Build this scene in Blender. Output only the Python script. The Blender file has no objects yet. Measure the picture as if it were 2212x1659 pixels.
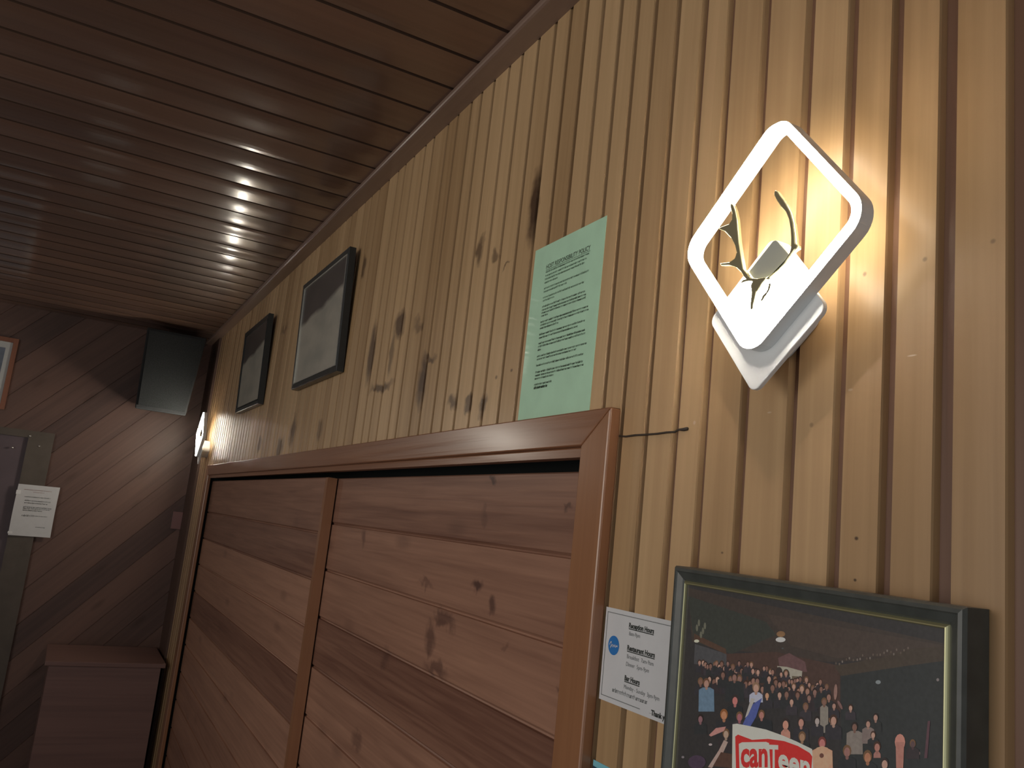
import bpy, bmesh, math, random
from mathutils import Vector, Matrix
random.seed(7)
scene = bpy.context.scene
COL = scene.collection

# ------------------------------------------------------------------ scale
# X points to the panelled wall, Y runs along it into the room, Z is up.
D = 0.66            # distance from the camera to the panelled wall (m)
EYE = 1.80          # eye height (m)
def P(x, y, z):     # surveyed point in units of D relative to the eye -> metres
    return Vector((x * D, y * D, z * D + EYE))
R = [[0.8764005955711751, 0.1759329954645919, 0.4482963051256897],
     [-0.46976326342145563, 0.1073396886885295, 0.8762423566410571],
     [0.10603995672440487, -0.9785324585005372, 0.17671942518801065]]
FPX = 1800.0
def W(px, py, x=1.0):   # sight line through a photo point met with the plane X = x*D
    c = (px - 1106.0, py - 829.5, FPX)
    r = [sum(R[i][j] * c[j] for j in range(3)) for i in range(3)]
    return Vector((x, r[1] * x / r[0], r[2] * x / r[0]))

# ------------------------------------------------------------------ helpers
def srgb(r, g, b):
    f = lambda v: (v / 255 / 12.92) if v / 255 <= 0.04045 else ((v / 255 + 0.055) / 1.055) ** 2.4
    return (f(r), f(g), f(b), 1.0)

def link(o):
    COL.objects.link(o); return o

def obj(name, bm, mats, parent=None, smooth=False, bevel=0.0, recalc=True):
    """one mesh object; vertices are given in world metres"""
    if recalc:
        bmesh.ops.recalc_face_normals(bm, faces=bm.faces[:])
    off = Vector((0, 0, 0))
    p = parent
    while p is not None:
        off += p.location; p = p.parent
    if off.length > 0:
        bmesh.ops.translate(bm, verts=bm.verts[:], vec=-off)
    me = bpy.data.meshes.new(name); bm.to_mesh(me); bm.free()
    if not isinstance(mats, (list, tuple)): mats = [mats]
    for m in mats: me.materials.append(m)
    if smooth:
        for f in me.polygons: f.use_smooth = True
    o = link(bpy.data.objects.new(name, me))
    if parent is not None: o.parent = parent
    if bevel > 0:
        b = o.modifiers.new('bevel', 'BEVEL'); b.width = bevel; b.segments = 2; b.limit_method = 'ANGLE'
    return o

def thing(name, label, cat, loc, group=None):
    o = link(bpy.data.objects.new(name, None)); o.location = loc
    o.empty_display_size = 0.05
    o['label'] = label; o['category'] = cat
    if group: o['group'] = group
    return o
def tag(o, label, cat, group=None):
    o['label'] = label; o['category'] = cat
    if group: o['group'] = group
    return o
def struct(o):
    o['kind'] = 'structure'; return o

def box(bm, a, b, mi=0):
    x0, x1 = sorted((a[0], b[0])); y0, y1 = sorted((a[1], b[1])); z0, z1 = sorted((a[2], b[2]))
    v = [bm.verts.new(c) for c in ((x0,y0,z0),(x1,y0,z0),(x1,y1,z0),(x0,y1,z0),(x0,y0,z1),(x1,y0,z1),(x1,y1,z1),(x0,y1,z1))]
    for q in ((0,3,2,1),(4,5,6,7),(0,1,5,4),(1,2,6,5),(2,3,7,6),(3,0,4,7)):
        f = bm.faces.new([v[i] for i in q]); f.material_index = mi
    return v

def prism(bm, pts, x0, x1, mi=0, mi_front=None):
    """outline pts [(y,z)] extruded from x0 (room side) to x1 (wall side)"""
    a = [bm.verts.new((x0, p[0], p[1])) for p in pts]
    b = [bm.verts.new((x1, p[0], p[1])) for p in pts]
    n = len(pts)
    f = bm.faces.new(a); f.material_index = mi if mi_front is None else mi_front
    f = bm.faces.new(b); f.material_index = mi
    for i in range(n):
        f = bm.faces.new((a[i], a[(i+1) % n], b[(i+1) % n], b[i])); f.material_index = mi

def ring_prism(bm, outer, inner, x0, x1, mi=0):
    n = len(outer)
    V = [[bm.verts.new((x, p[0], p[1])) for p in loop] for x in (x0, x1) for loop in (outer, inner)]
    of, inf, ob, ib = V
    for i in range(n):
        j = (i + 1) % n
        for q in ((of[i], of[j], inf[j], inf[i]), (ob[i], ib[i], ib[j], ob[j]),
                  (of[i], ob[i], ob[j], of[j]), (inf[i], inf[j], ib[j], ib[i])):
            f = bm.faces.new(q); f.material_index = mi

def flat(bm, pts, mi=0):
    f = bm.faces.new([bm.verts.new(p) for p in pts]); f.material_index = mi; return f

def diamond(cy, cz, half, r, rot, n=8):
    """square of half diagonal `half` standing on a corner, corners rounded by radius r"""
    s = half / math.sqrt(2)
    pts = []
    for k, (sx, sy) in enumerate(((1, 1), (-1, 1), (-1, -1), (1, -1))):
        rr = r[k] if isinstance(r, (list, tuple)) else r
        for i in range(n + 1):
            a = math.pi / 2 * (k + i / n)
            pts.append((sx * (s - rr) + rr * math.cos(a), sy * (s - rr) + rr * math.sin(a)))
    ca, sa = math.cos(math.pi / 4 + rot), math.sin(math.pi / 4 + rot)
    return [(cy + p[0] * ca - p[1] * sa, cz + p[0] * sa + p[1] * ca) for p in pts]

# ------------------------------------------------------------------ materials
def newmat(name):
    m = bpy.data.materials.new(name); m.use_nodes = True
    nt = m.node_tree; b = nt.nodes['Principled BSDF']
    return m, nt, b

def plain(name, col, rough=0.5, metal=0.0, coat=0.0, spec=0.5, noise=0.0, nscale=40):
    m, nt, b = newmat(name)
    b.inputs['Roughness'].default_value = rough
    b.inputs['Metallic'].default_value = metal
    b.inputs['Coat Weight'].default_value = coat
    b.inputs['Specular IOR Level'].default_value = spec
    if noise > 0:
        tc = nt.nodes.new('ShaderNodeTexCoord'); n = nt.nodes.new('ShaderNodeTexNoise')
        n.inputs['Scale'].default_value = nscale; n.inputs['Detail'].default_value = 4
        nt.links.new(tc.outputs['Object'], n.inputs['Vector'])
        r = nt.nodes.new('ShaderNodeValToRGB')
        lo = [c * (1 - noise) for c in col[:3]] + [1]; hi = [min(1, c * (1 + noise)) for c in col[:3]] + [1]
        r.color_ramp.elements[0].color = lo; r.color_ramp.elements[0].position = .3
        r.color_ramp.elements[1].color = hi; r.color_ramp.elements[1].position = .7
        nt.links.new(n.outputs['Fac'], r.inputs['Fac']); nt.links.new(r.outputs['Color'], b.inputs['Base Color'])
    else:
        b.inputs['Base Color'].default_value = col
    return m

def emit(name, col, strength):
    m, nt, b = newmat(name)
    b.inputs['Base Color'].default_value = (0.85, 0.85, 0.85, 1)
    b.inputs['Emission Color'].default_value = col
    b.inputs['Emission Strength'].default_value = strength
    b.inputs['Roughness'].default_value = 0.5
    return m

def wood(name, dark, light, axis, rough=0.4, knots=0.0, knot_list=(), coat=0.0, tone=True, bump=0.15, knot_col=(0.05, 0.022, 0.012, 1), across=55.0, along=1.6, spec=0.5, basis=None, scuffs=()):
    """varnished boards: grain drawn out along `axis`, one tone per board (attribute 'tone'), knots"""
    m, nt, b = newmat(name)
    N, L = nt.nodes.new, nt.links.new
    tc = N('ShaderNodeTexCoord')
    mp = N('ShaderNodeMapping')
    src = tc.outputs['Object']
    if basis is not None:               # rotate first so that local Z runs along the grain
        mr = N('ShaderNodeMapping'); mr.inputs['Rotation'].default_value = basis
        L(src, mr.inputs['Vector']); src = mr.outputs['Vector']
    sc = [across] * 3; sc['xyz'.index(axis)] = along
    mp.inputs['Scale'].default_value = sc
    L(src, mp.inputs['Vector'])
    at = N('ShaderNodeAttribute'); at.attribute_name = 'tone'
    w = N('ShaderNodeMath'); w.operation = 'MULTIPLY'; w.inputs[1].default_value = 37.0
    L(at.outputs['Fac'], w.inputs[0])
    n1 = N('ShaderNodeTexNoise'); n1.noise_dimensions = '4D'
    n1.inputs['Scale'].default_value = 1.0; n1.inputs['Detail'].default_value = 5; n1.inputs['Distortion'].default_value = .6
    L(mp.outputs['Vector'], n1.inputs['Vector']); L(w.outputs[0], n1.inputs['W'])
    n2 = N('ShaderNodeTexNoise'); n2.noise_dimensions = '4D'
    n2.inputs['Scale'].default_value = .22; n2.inputs['Detail'].default_value = 3
    L(mp.outputs['Vector'], n2.inputs['Vector']); L(w.outputs[0], n2.inputs['W'])
    # grain + board tone
    s = N('ShaderNodeMath'); s.operation = 'MULTIPLY'; s.inputs[1].default_value = .55; L(n1.outputs['Fac'], s.inputs[0])
    s2 = N('ShaderNodeMath'); s2.operation = 'MULTIPLY_ADD'; s2.inputs[1].default_value = .45; L(n2.outputs['Fac'], s2.inputs[0]); L(s.outputs[0], s2.inputs[2])
    s3 = N('ShaderNodeMath'); s3.operation = 'MULTIPLY_ADD'; s3.inputs[1].default_value = .42 if tone else 0.0
    sub = N('ShaderNodeMath'); sub.operation = 'SUBTRACT'; sub.inputs[1].default_value = .5
    L(at.outputs['Fac'], sub.inputs[0]); L(sub.outputs[0], s3.inputs[0]); L(s2.outputs[0], s3.inputs[2])
    r = N('ShaderNodeValToRGB'); r.color_ramp.elements[0].position = .22; r.color_ramp.elements[1].position = .78
    r.color_ramp.elements[0].color = dark; r.color_ramp.elements[1].color = light
    L(s3.outputs[0], r.inputs['Fac'])
    col = r.outputs['Color']
    def mixin(fac, c):
        nonlocal col
        mx = N('ShaderNodeMix'); mx.data_type = 'RGBA'
        L(fac, mx.inputs[0]); L(col, mx.inputs[6]); mx.inputs[7].default_value = c
        col = mx.outputs[2]
    if knots > 0:
        mk = N('ShaderNodeMapping'); sk = [9.0] * 3; sk['xyz'.index(axis)] = 3.2
        mk.inputs['Scale'].default_value = sk
        L(src, mk.inputs['Vector'])
        vo = N('ShaderNodeTexVoronoi'); vo.inputs['Scale'].default_value = 1.0
        L(mk.outputs['Vector'], vo.inputs['Vector'])
        mr_ = N('ShaderNodeMapRange'); mr_.inputs['From Min'].default_value = .07; mr_.inputs['From Max'].default_value = .20
        mr_.inputs['To Min'].default_value = knots; mr_.inputs['To Max'].default_value = 0
        L(vo.outputs['Distance'], mr_.inputs['Value'])
        mixin(mr_.outputs[0], knot_col)
    if knot_list:
        # wobble the outline of each knot a little
        nz = N('ShaderNodeTexNoise'); nz.inputs['Scale'].default_value = 22; nz.inputs['Detail'].default_value = 3
        L(tc.outputs['Object'], nz.inputs['Vector'])
        nsub = N('ShaderNodeVectorMath'); nsub.operation = 'SUBTRACT'; nsub.inputs[1].default_value = (.5, .5, .5); L(nz.outputs['Color'], nsub.inputs[0])
        nsc = N('ShaderNodeVectorMath'); nsc.operation = 'MULTIPLY'; nsc.inputs[1].default_value = (.0, .03, .09); L(nsub.outputs[0], nsc.inputs[0])
        add = N('ShaderNodeVectorMath'); L(tc.outputs['Object'], add.inputs[0]); L(nsc.outputs[0], add.inputs[1])
        tot = None
        for (c, ry, rz, st) in knot_list:
            a = N('ShaderNodeVectorMath'); a.operation = 'SUBTRACT'; a.inputs[1].default_value = c
            L(add.outputs[0] if max(ry, rz) > .008 else tc.outputs['Object'], a.inputs[0])
            q = N('ShaderNodeVectorMath'); q.operation = 'MULTIPLY'; q.inputs[1].default_value = (0, 1 / ry, 1 / rz); L(a.outputs[0], q.inputs[0])
            ln = N('ShaderNodeVectorMath'); ln.operation = 'LENGTH'; L(q.outputs[0], ln.inputs[0])
            mr2 = N('ShaderNodeMapRange'); mr2.inputs['From Min'].default_value = .45; mr2.inputs['From Max'].default_value = 1.1
            mr2.inputs['To Min'].default_value = st; mr2.inputs['To Max'].default_value = 0
            L(ln.outputs['Value'], mr2.inputs['Value'])
            if tot is None: tot = mr2.outputs[0]
            else:
                mxm = N('ShaderNodeMath'); mxm.operation = 'MAXIMUM'; L(tot, mxm.inputs[0]); L(mr2.outputs[0], mxm.inputs[1]); tot = mxm.outputs[0]
        mixin(tot, knot_col)
    for (c, ry, rz, st) in scuffs:
        a = N('ShaderNodeVectorMath'); a.operation = 'SUBTRACT'; a.inputs[1].default_value = c; L(tc.outputs['Object'], a.inputs[0])
        q = N('ShaderNodeVectorMath'); q.operation = 'MULTIPLY'; q.inputs[1].default_value = (0, 1 / ry, 1 / rz); L(a.outputs[0], q.inputs[0])
        ln = N('ShaderNodeVectorMath'); ln.operation = 'LENGTH'; L(q.outputs[0], ln.inputs[0])
        m2 = N('ShaderNodeMapRange'); m2.inputs['From Min'].default_value = .6; m2.inputs['From Max'].default_value = 1.1
        m2.inputs['To Min'].default_value = st; m2.inputs['To Max'].default_value = 0
        L(ln.outputs['Value'], m2.inputs['Value']); mixin(m2.outputs[0], (.72, .60, .48, 1))
    L(col, b.inputs['Base Color'])
    b.inputs['Roughness'].default_value = rough
    b.inputs['Coat Weight'].default_value = coat
    b.inputs['Coat Roughness'].default_value = max(.08, rough * .6)
    b.inputs['Specular IOR Level'].default_value = spec
    if bump > 0:
        bp = N('ShaderNodeBump'); bp.inputs['Strength'].default_value = bump; bp.inputs['Distance'].default_value = .002
        L(n1.outputs['Fac'], bp.inputs['Height']); L(bp.outputs['Normal'], b.inputs['Normal'])
    return m

def knot(px, py, wpx, hpx, st=.8):
    c = W(px, py); y, z = c[1] * D, c[2] * D + EYE
    a = W(px - wpx, py); q = W(px, py - hpx)
    return ((D, y, z), abs(a[1] - c[1]) * D, abs(q[2] - c[2]) * D, st)
KN = [knot(802, 765, 8, 70, .8), knot(822, 835, 26, 13, .75), knot(862, 705, 12, 32, .8), knot(846, 760, 5, 45, .6), knot(912, 822, 11, 56, .85),
      knot(928, 775, 16, 12, .7), knot(1036, 540, 9, 28, .7), knot(1153, 445, 11, 85, .9), knot(978, 868, 12, 22, .75),
      knot(1010, 880, 8, 22, .75), knot(1043, 870, 9, 36, .8), knot(604, 968, 8, 28, .75), knot(632, 932, 7, 36, .75),
      knot(1070, 555, 8, 14, .6), knot(786, 575, 5, 22, .7), knot(905, 700, 12, 16, .5), knot(614, 712, 7, 9, .5),
      knot(1868, 592, 5, 6, .6), knot(1998, 560, 6, 6, .5), knot(1850, 1163, 5, 5, .9), knot(1847, 1253, 4, 4, .9), knot(1093, 573, 7, 5, .6),
      knot(2145, 521, 7, 6, .5), knot(1560, 1194, 3, 3, .7), knot(1753, 918, 5, 6, .4), knot(1072, 815, 3, 5, .6), knot(980, 1010, 1, 1, .1),
      knot(1105, 800, 3, 4, .7), knot(870, 972, 4, 20, .5), knot(560, 960, 5, 20, .6), knot(690, 930, 6, 30, .5)]
M_WALL = wood('pine_wall_boards', (0.36, 0.215, 0.10, 1), (0.66, 0.44, 0.235, 1), 'z', rough=.42, knots=.0, knot_list=KN, scuffs=[knot(1970, 768, 11, 2, .6), knot(1500, 913, 3, 5, .5), knot(1837, 842, 6, 3, .3), knot(1662, 891, 5, 2, .4)], coat=.25, bump=.1)
M_TONGUE_SHADE = wood('tongue_groove_shade', (0.13, 0.062, 0.036, 1), (0.24, 0.125, 0.075, 1), 'z', rough=.45, coat=.15, bump=.1, tone=False)  # groove floor and one side darkened in colour to read as shade
M_TRIM = wood('stained_door_casing_wood', (0.19, 0.075, 0.038, 1), (0.34, 0.155, 0.075, 1), 'y', rough=.3, coat=.45, bump=.6, tone=False)
M_TRIMV = wood('stained_jamb_casing_wood', (0.22, 0.09, 0.043, 1), (0.40, 0.19, 0.09, 1), 'z', rough=.32, coat=.4, bump=.15, tone=False)
def pknot(px, py, wpx, hpx, st, x=1.062):
    c = W(px, py, x); a = W(px - wpx, py, x); q = W(px, py - hpx, x); dl = P(1.0, 4.26, -EYE / D)
    return ((x * D - dl.x, c[1] * D - dl.y, c[2] * D + EYE - dl.z), abs(a[1] - c[1]) * D, abs(q[2] - c[2]) * D, st)
PKN = [pknot(1030, 1262, 13, 17, .8), pknot(1064, 1310, 9, 30, .7), pknot(960, 1335, 26, 16, .6), pknot(930, 1375, 14, 34, .6), pknot(940, 1445, 28, 22, .55), pknot(1228, 1078, 9, 9, .6), pknot(1062, 1050, 9, 14, .8),
       pknot(785, 1165, 6, 22, .5), pknot(920, 1260, 18, 10, .4), pknot(1210, 1488, 10, 12, .6), pknot(830, 1430, 10, 30, .4), pknot(770, 1600, 14, 26, .45), pknot(1045, 1120, 10, 16, .3), pknot(1090, 1400, 10, 12, .3)]
M_PANEL = wood('stained_horizontal_planks', (0.17, 0.076, 0.050, 1), (0.46, 0.245, 0.16, 1), 'y', rough=.42, knots=.3, coat=.2, bump=.2, knot_col=(.06, .026, .022, 1), across=95, along=3.2, knot_list=PKN)
M_CEIL = wood('dark_varnished_ceiling_boards', (0.09, 0.055, 0.044, 1), (0.20, 0.115, 0.08, 1), 'x', rough=.5, coat=1.0, bump=.3, across=40, along=1.8, spec=1.0)
_cb = M_CEIL.node_tree.nodes['Principled BSDF']; _cb.inputs['Coat Roughness'].default_value = .165; _cb.inputs['Specular Tint'].default_value = (1.0, .5, .22, 1)
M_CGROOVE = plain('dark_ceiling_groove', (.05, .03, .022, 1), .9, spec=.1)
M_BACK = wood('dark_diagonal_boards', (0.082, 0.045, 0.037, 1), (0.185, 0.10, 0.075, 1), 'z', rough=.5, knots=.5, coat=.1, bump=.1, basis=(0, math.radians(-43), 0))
M_CROWN = wood('dark_crown_trim_wood', (0.20, 0.13, 0.10, 1), (0.30, 0.20, 0.155, 1), 'y', rough=.35, coat=.3, tone=False)
M_CORNER = wood('dark_corner_shade_board', (0.07, 0.04, 0.03, 1), (0.14, 0.08, 0.06, 1), 'z', rough=.5, tone=False)
M_FLOOR = wood('dark_floor_boards', (0.05, 0.025, 0.018, 1), (0.11, 0.055, 0.035, 1), 'y', rough=.4)
M_CAB = wood('dark_red_cabinet_wood', (0.17, 0.095, 0.082, 1), (0.29, 0.165, 0.14, 1), 'x', rough=.4, coat=.2, tone=False)
M_VOID = plain('black_track_recess', (0.01, 0.012, 0.011, 1), .8)
M_HOUSE = plain('white_painted_lamp_metal', (0.84, 0.85, 0.84, 1), .35, noise=.02)
M_ACRYL = emit('lit_white_acrylic', (1.0, 0.93, 0.80, 1), 120.0)
M_ACRYLS = emit('lit_acrylic_side', (1.0, 0.89, 0.68, 1), 15.0)
M_ACRYLB = emit('lit_acrylic_back', (1.0, 0.89, 0.68, 1), 9.0)
M_GOLD = plain('gold_mirror_acrylic', (0.74, 0.68, 0.42, 1), .14, metal=.65)
M_STEEL = plain('satin_grey_cap', (0.66, 0.68, 0.60, 1), .35, metal=.2)
M_MINT = plain('mint_green_paper', (0.52, 0.79, 0.57, 1), .55, coat=.2, noise=.04, nscale=25)
M_WHITEP = plain('white_paper', (0.70, 0.70, 0.71, 1), .5, coat=.2, noise=.02)
M_INK = plain('printer_ink_black', (0.03, 0.035, 0.03, 1), .6)
M_INKG = plain('printer_ink_grey', (0.20, 0.21, 0.21, 1), .6)
M_INKM = plain('faded_ink_on_mint', (0.17, 0.26, 0.18, 1), .6)
M_INKD = plain('dark_ink_on_mint', (0.085, 0.12, 0.08, 1), .6)
M_INKR = plain('red_heading_ink', (0.52, 0.38, 0.37, 1), .6)
M_BLUE = plain('blue_round_emblem', (0.03, 0.20, 0.55, 1), .45)
M_CYAN = plain('pale_cyan_print', (0.22, 0.58, 0.68, 1), .45)
M_NAVY = plain('navy_print', (0.02, 0.06, 0.10, 1), .45)
M_FRAME = plain('dark_grey_green_frame', (0.065, 0.07, 0.064, 1), .38, noise=.15, nscale=60)
M_GILT = plain('pale_gold_slip', (0.62, 0.59, 0.34, 1), .36, metal=.8)
M_BLACKF = plain('black_picture_frame', (0.03, 0.033, 0.033, 1), .3, noise=.1)
M_SILVER = plain('silver_inner_edge', (0.75, 0.75, 0.68, 1), .28, metal=.7)
M_SPK = plain('black_speaker_shell', (0.036, 0.038, 0.040, 1), .9, spec=.15, noise=.1)
M_GRILL = plain('black_speaker_mesh', (0.030, 0.032, 0.033, 1), .95, spec=.1, noise=.4, nscale=300)
M_REDF = wood('red_brown_frame_wood', (0.22, 0.08, 0.045, 1), (0.33, 0.13, 0.07, 1), 'z', rough=.4, tone=False)
M_MAT = plain('white_picture_mat', (0.60, 0.62, 0.62, 1), .6)
M_PICB = plain('slate_blue_picture', (0.16, 0.19, 0.25, 1), .5, noise=.3, nscale=20)
M_DOOR = plain('dark_door_paint', (0.13, 0.095, 0.108, 1), .5, noise=.1, nscale=8)
M_PLATE = plain('dusty_pink_switch_plate', (0.25, 0.13, 0.12, 1), .5)
M_WIRE = plain('dark_wire', (0.05, 0.035, 0.025, 1), .6)
M_DOT = plain('bright_metal_dot', (0.8, 0.78, 0.74, 1), .25, metal=.9)
M_GLINT = plain('white_edge_glint', (0.9, 0.9, 0.9, 1), .15, coat=1.0)

def reflecting_picture(name):
    """print with the glass reflection painted into its colour: grey field, dark ragged area along the top"""
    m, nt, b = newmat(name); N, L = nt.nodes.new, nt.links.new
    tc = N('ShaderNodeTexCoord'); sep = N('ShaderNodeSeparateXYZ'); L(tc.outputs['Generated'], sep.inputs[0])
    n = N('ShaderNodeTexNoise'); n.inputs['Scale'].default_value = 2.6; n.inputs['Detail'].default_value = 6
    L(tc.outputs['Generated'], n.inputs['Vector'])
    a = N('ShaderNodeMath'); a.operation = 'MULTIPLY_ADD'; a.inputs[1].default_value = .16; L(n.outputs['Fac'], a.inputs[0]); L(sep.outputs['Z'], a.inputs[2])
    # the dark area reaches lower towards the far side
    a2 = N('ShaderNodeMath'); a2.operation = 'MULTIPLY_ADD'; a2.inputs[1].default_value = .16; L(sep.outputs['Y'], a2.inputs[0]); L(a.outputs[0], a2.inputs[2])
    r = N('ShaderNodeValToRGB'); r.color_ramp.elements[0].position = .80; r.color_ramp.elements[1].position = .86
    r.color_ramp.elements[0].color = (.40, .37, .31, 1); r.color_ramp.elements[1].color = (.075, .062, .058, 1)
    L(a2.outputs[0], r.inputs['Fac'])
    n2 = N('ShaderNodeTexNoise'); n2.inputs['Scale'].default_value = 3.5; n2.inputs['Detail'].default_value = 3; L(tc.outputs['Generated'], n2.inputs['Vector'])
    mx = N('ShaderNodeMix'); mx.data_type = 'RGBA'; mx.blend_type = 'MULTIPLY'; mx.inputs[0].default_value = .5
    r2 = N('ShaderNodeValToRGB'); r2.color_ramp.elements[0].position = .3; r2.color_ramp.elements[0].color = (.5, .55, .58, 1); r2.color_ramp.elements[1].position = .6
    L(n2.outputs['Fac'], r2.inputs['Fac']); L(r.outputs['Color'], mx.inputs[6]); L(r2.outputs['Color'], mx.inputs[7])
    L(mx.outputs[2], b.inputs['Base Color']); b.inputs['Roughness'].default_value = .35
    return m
M_REFLPRINT = reflecting_picture('print_with_painted_reflection')

def attr_mat(name, rough=.4, coat=.3):
    m, nt, b = newmat(name)
    a = nt.nodes.new('ShaderNodeAttribute'); a.attribute_name = 'ink'
    n = nt.nodes.new('ShaderNodeTexNoise'); n.inputs['Scale'].default_value = 260; n.inputs['Detail'].default_value = 3
    tc = nt.nodes.new('ShaderNodeTexCoord'); nt.links.new(tc.outputs['Object'], n.inputs['Vector'])
    mx = nt.nodes.new('ShaderNodeMix'); mx.data_type = 'RGBA'; mx.blend_type = 'OVERLAY'; mx.inputs[0].default_value = .25
    nt.links.new(a.outputs['Color'], mx.inputs[6]); nt.links.new(n.outputs['Fac'], mx.inputs[7])
    nt.links.new(mx.outputs[2], b.inputs['Base Color'])
    b.inputs['Roughness'].default_value = rough; b.inputs['Coat Weight'].default_value = coat
    return m
M_PRINT = attr_mat('glossy_photo_print')

def tone_attr(o, vals):
    """vals: one tone per polygon"""
    at = o.data.attributes.new('tone', 'FLOAT', 'FACE')
    for i, v in enumerate(vals): at.data[i].value = v

# ------------------------------------------------------------------ setting
WALL_TOP = 1.46          # underside of the crown trim (units of D above the eye)
CEIL = 1.476
YB = 8.2                 # the far wall
OY0, OY1, OZ = 1.50, 7.03, 0.235    # wall opening behind the door casing
ZF = -EYE / D            # the floor
# grooves between the boards of the panelled wall, right to left in the photo
G = [-0.9 + .0965 * i for i in range(16)]
G = [g for g in G if g < .56] + [.604, .702, .787, .872, .965, 1.073, 1.174, 1.256, 1.347, 1.434, 1.508, 1.582, 1.668, 1.752, 1.838, 1.922, 2.02, 2.121, 2.207,
     2.313, 2.407, 2.489, 2.601, 2.689, 2.822, 2.908, 3.03, 3.126, 3.211, 3.33, 3.45]
while G[-1] < YB - .12: G.append(G[-1] + random.choice((.092, .1, .108, .118)))
GW, GD = .0112, .013     # half width and depth of a groove
def wall_right():
    bm = bmesh.new(); tones = []
    prof = [(-1.0, 1.0, 0)]
    for k, g in enumerate(G):
        gw = GW * (1.3 if .58 < g < .72 else (1.0 if .72 < g < 1.3 else .82))
        prof += [(g - gw, 1.0, k), (g - gw * .9, 1 + GD, k), (g + gw * .75, 1 + GD, k + .5), (g + gw * .9, 1 + GD * .25, k + 1), (g + gw, 1.0, k + 1)]
    prof.append((YB, 1.0, len(G)))
    ends = [OY0, OY1]
    tone = {}
    for i in range(len(prof) - 1):
        (ya, xa, ka), (yb, xb, kb) = prof[i], prof[i + 1]
        k = int(round(ka)) if xa == 1.0 or xb != 1.0 else int(kb)
        t = tone.setdefault(k, random.uniform(.15, .9) * (.15 if .56 < (ya + yb) / 2 < .70 else .5 if (ya + yb) / 2 < .8 else 1))  # right-hand boards toned darker in place of the lamp's falloff
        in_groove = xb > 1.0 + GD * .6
        cuts = [ya] + [e for e in ends if ya < e < yb] + [yb]
        for u, v in zip(cuts, cuts[1:]):
            xu = xa + (xb - xa) * (u - ya) / (yb - ya); xv = xa + (xb - xa) * (v - ya) / (yb - ya)
            zb = OZ if OY0 <= (u + v) / 2 <= OY1 else ZF
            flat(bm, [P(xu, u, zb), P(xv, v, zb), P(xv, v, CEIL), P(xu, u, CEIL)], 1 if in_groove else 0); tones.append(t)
    o = obj('wall_right', bm, [M_WALL, M_TONGUE_SHADE], recalc=False); tone_attr(o, tones); struct(o)
    # make normals face the room
    me = o.data
    bm = bmesh.new(); bm.from_mesh(me)
    for f in bm.faces:
        if f.normal.x > 0: f.normal_flip()
    bm.to_mesh(me); bm.free()
    return o
wall_right()

def boards(n_lo, n_hi, pitch, groove, depth):
    """profile of boards: list of (s, h, board)"""
    out = []
    for k in range(n_lo, n_hi):
        s = k * pitch
        out += [(s + groove, 0, k), (s + pitch - groove, 0, k), (s + pitch - groove * .5, depth, k), (s + pitch + groove * .3, depth, k)]
    return out

def ceiling():
    bm = bmesh.new(); tones = []
    y = -2.6; edges = [y]
    while y < YB + .05:
        y += .205; edges.append(y)
    shift = 2.085 - min(edges, key=lambda e: abs(e - 2.085)); edges = [e + shift for e in edges]
    pts = []
    for k, e in enumerate(edges):
        pts += [(e - .008, 0, k), (e - .007, .005, k), (e + .006, .005, k), (e + .008, 0, k + 1)]
    tn = [random.random() for _ in range(len(edges) + 2)]
    warp = [random.uniform(-.0035, .0035) for _ in tn]
    for (a, ha, ka), (b, hb, kb) in zip(pts, pts[1:]):
        if b > YB + .05: break
        n = 6 if b - a > .05 else 1          # a board is very slightly cupped
        for j in range(n):
            ta, tb = j / n, (j + 1) / n
            ya, yb_ = a + (b - a) * ta, a + (b - a) * tb
            za = ha + (hb - ha) * ta - (.010 * 4 * ta * (1 - ta) * .3 if n > 1 else 0) + (warp[kb] * 6 * ta * (1 - ta) * (1 - 2 * ta) if n > 1 else 0)
            zb = ha + (hb - ha) * tb - (.010 * 4 * tb * (1 - tb) * .3 if n > 1 else 0) + (warp[kb] * 6 * tb * (1 - tb) * (1 - 2 * tb) if n > 1 else 0)
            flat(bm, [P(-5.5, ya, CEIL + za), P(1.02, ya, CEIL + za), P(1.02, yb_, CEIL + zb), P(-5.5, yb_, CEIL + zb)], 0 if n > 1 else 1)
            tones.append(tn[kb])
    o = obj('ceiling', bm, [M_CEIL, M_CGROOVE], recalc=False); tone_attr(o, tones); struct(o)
    me = o.data; bm = bmesh.new(); bm.from_mesh(me)
    for f in bm.faces:
        if f.normal.z > 0: f.normal_flip()
    bm.to_mesh(me); bm.free()
ceiling()

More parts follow.
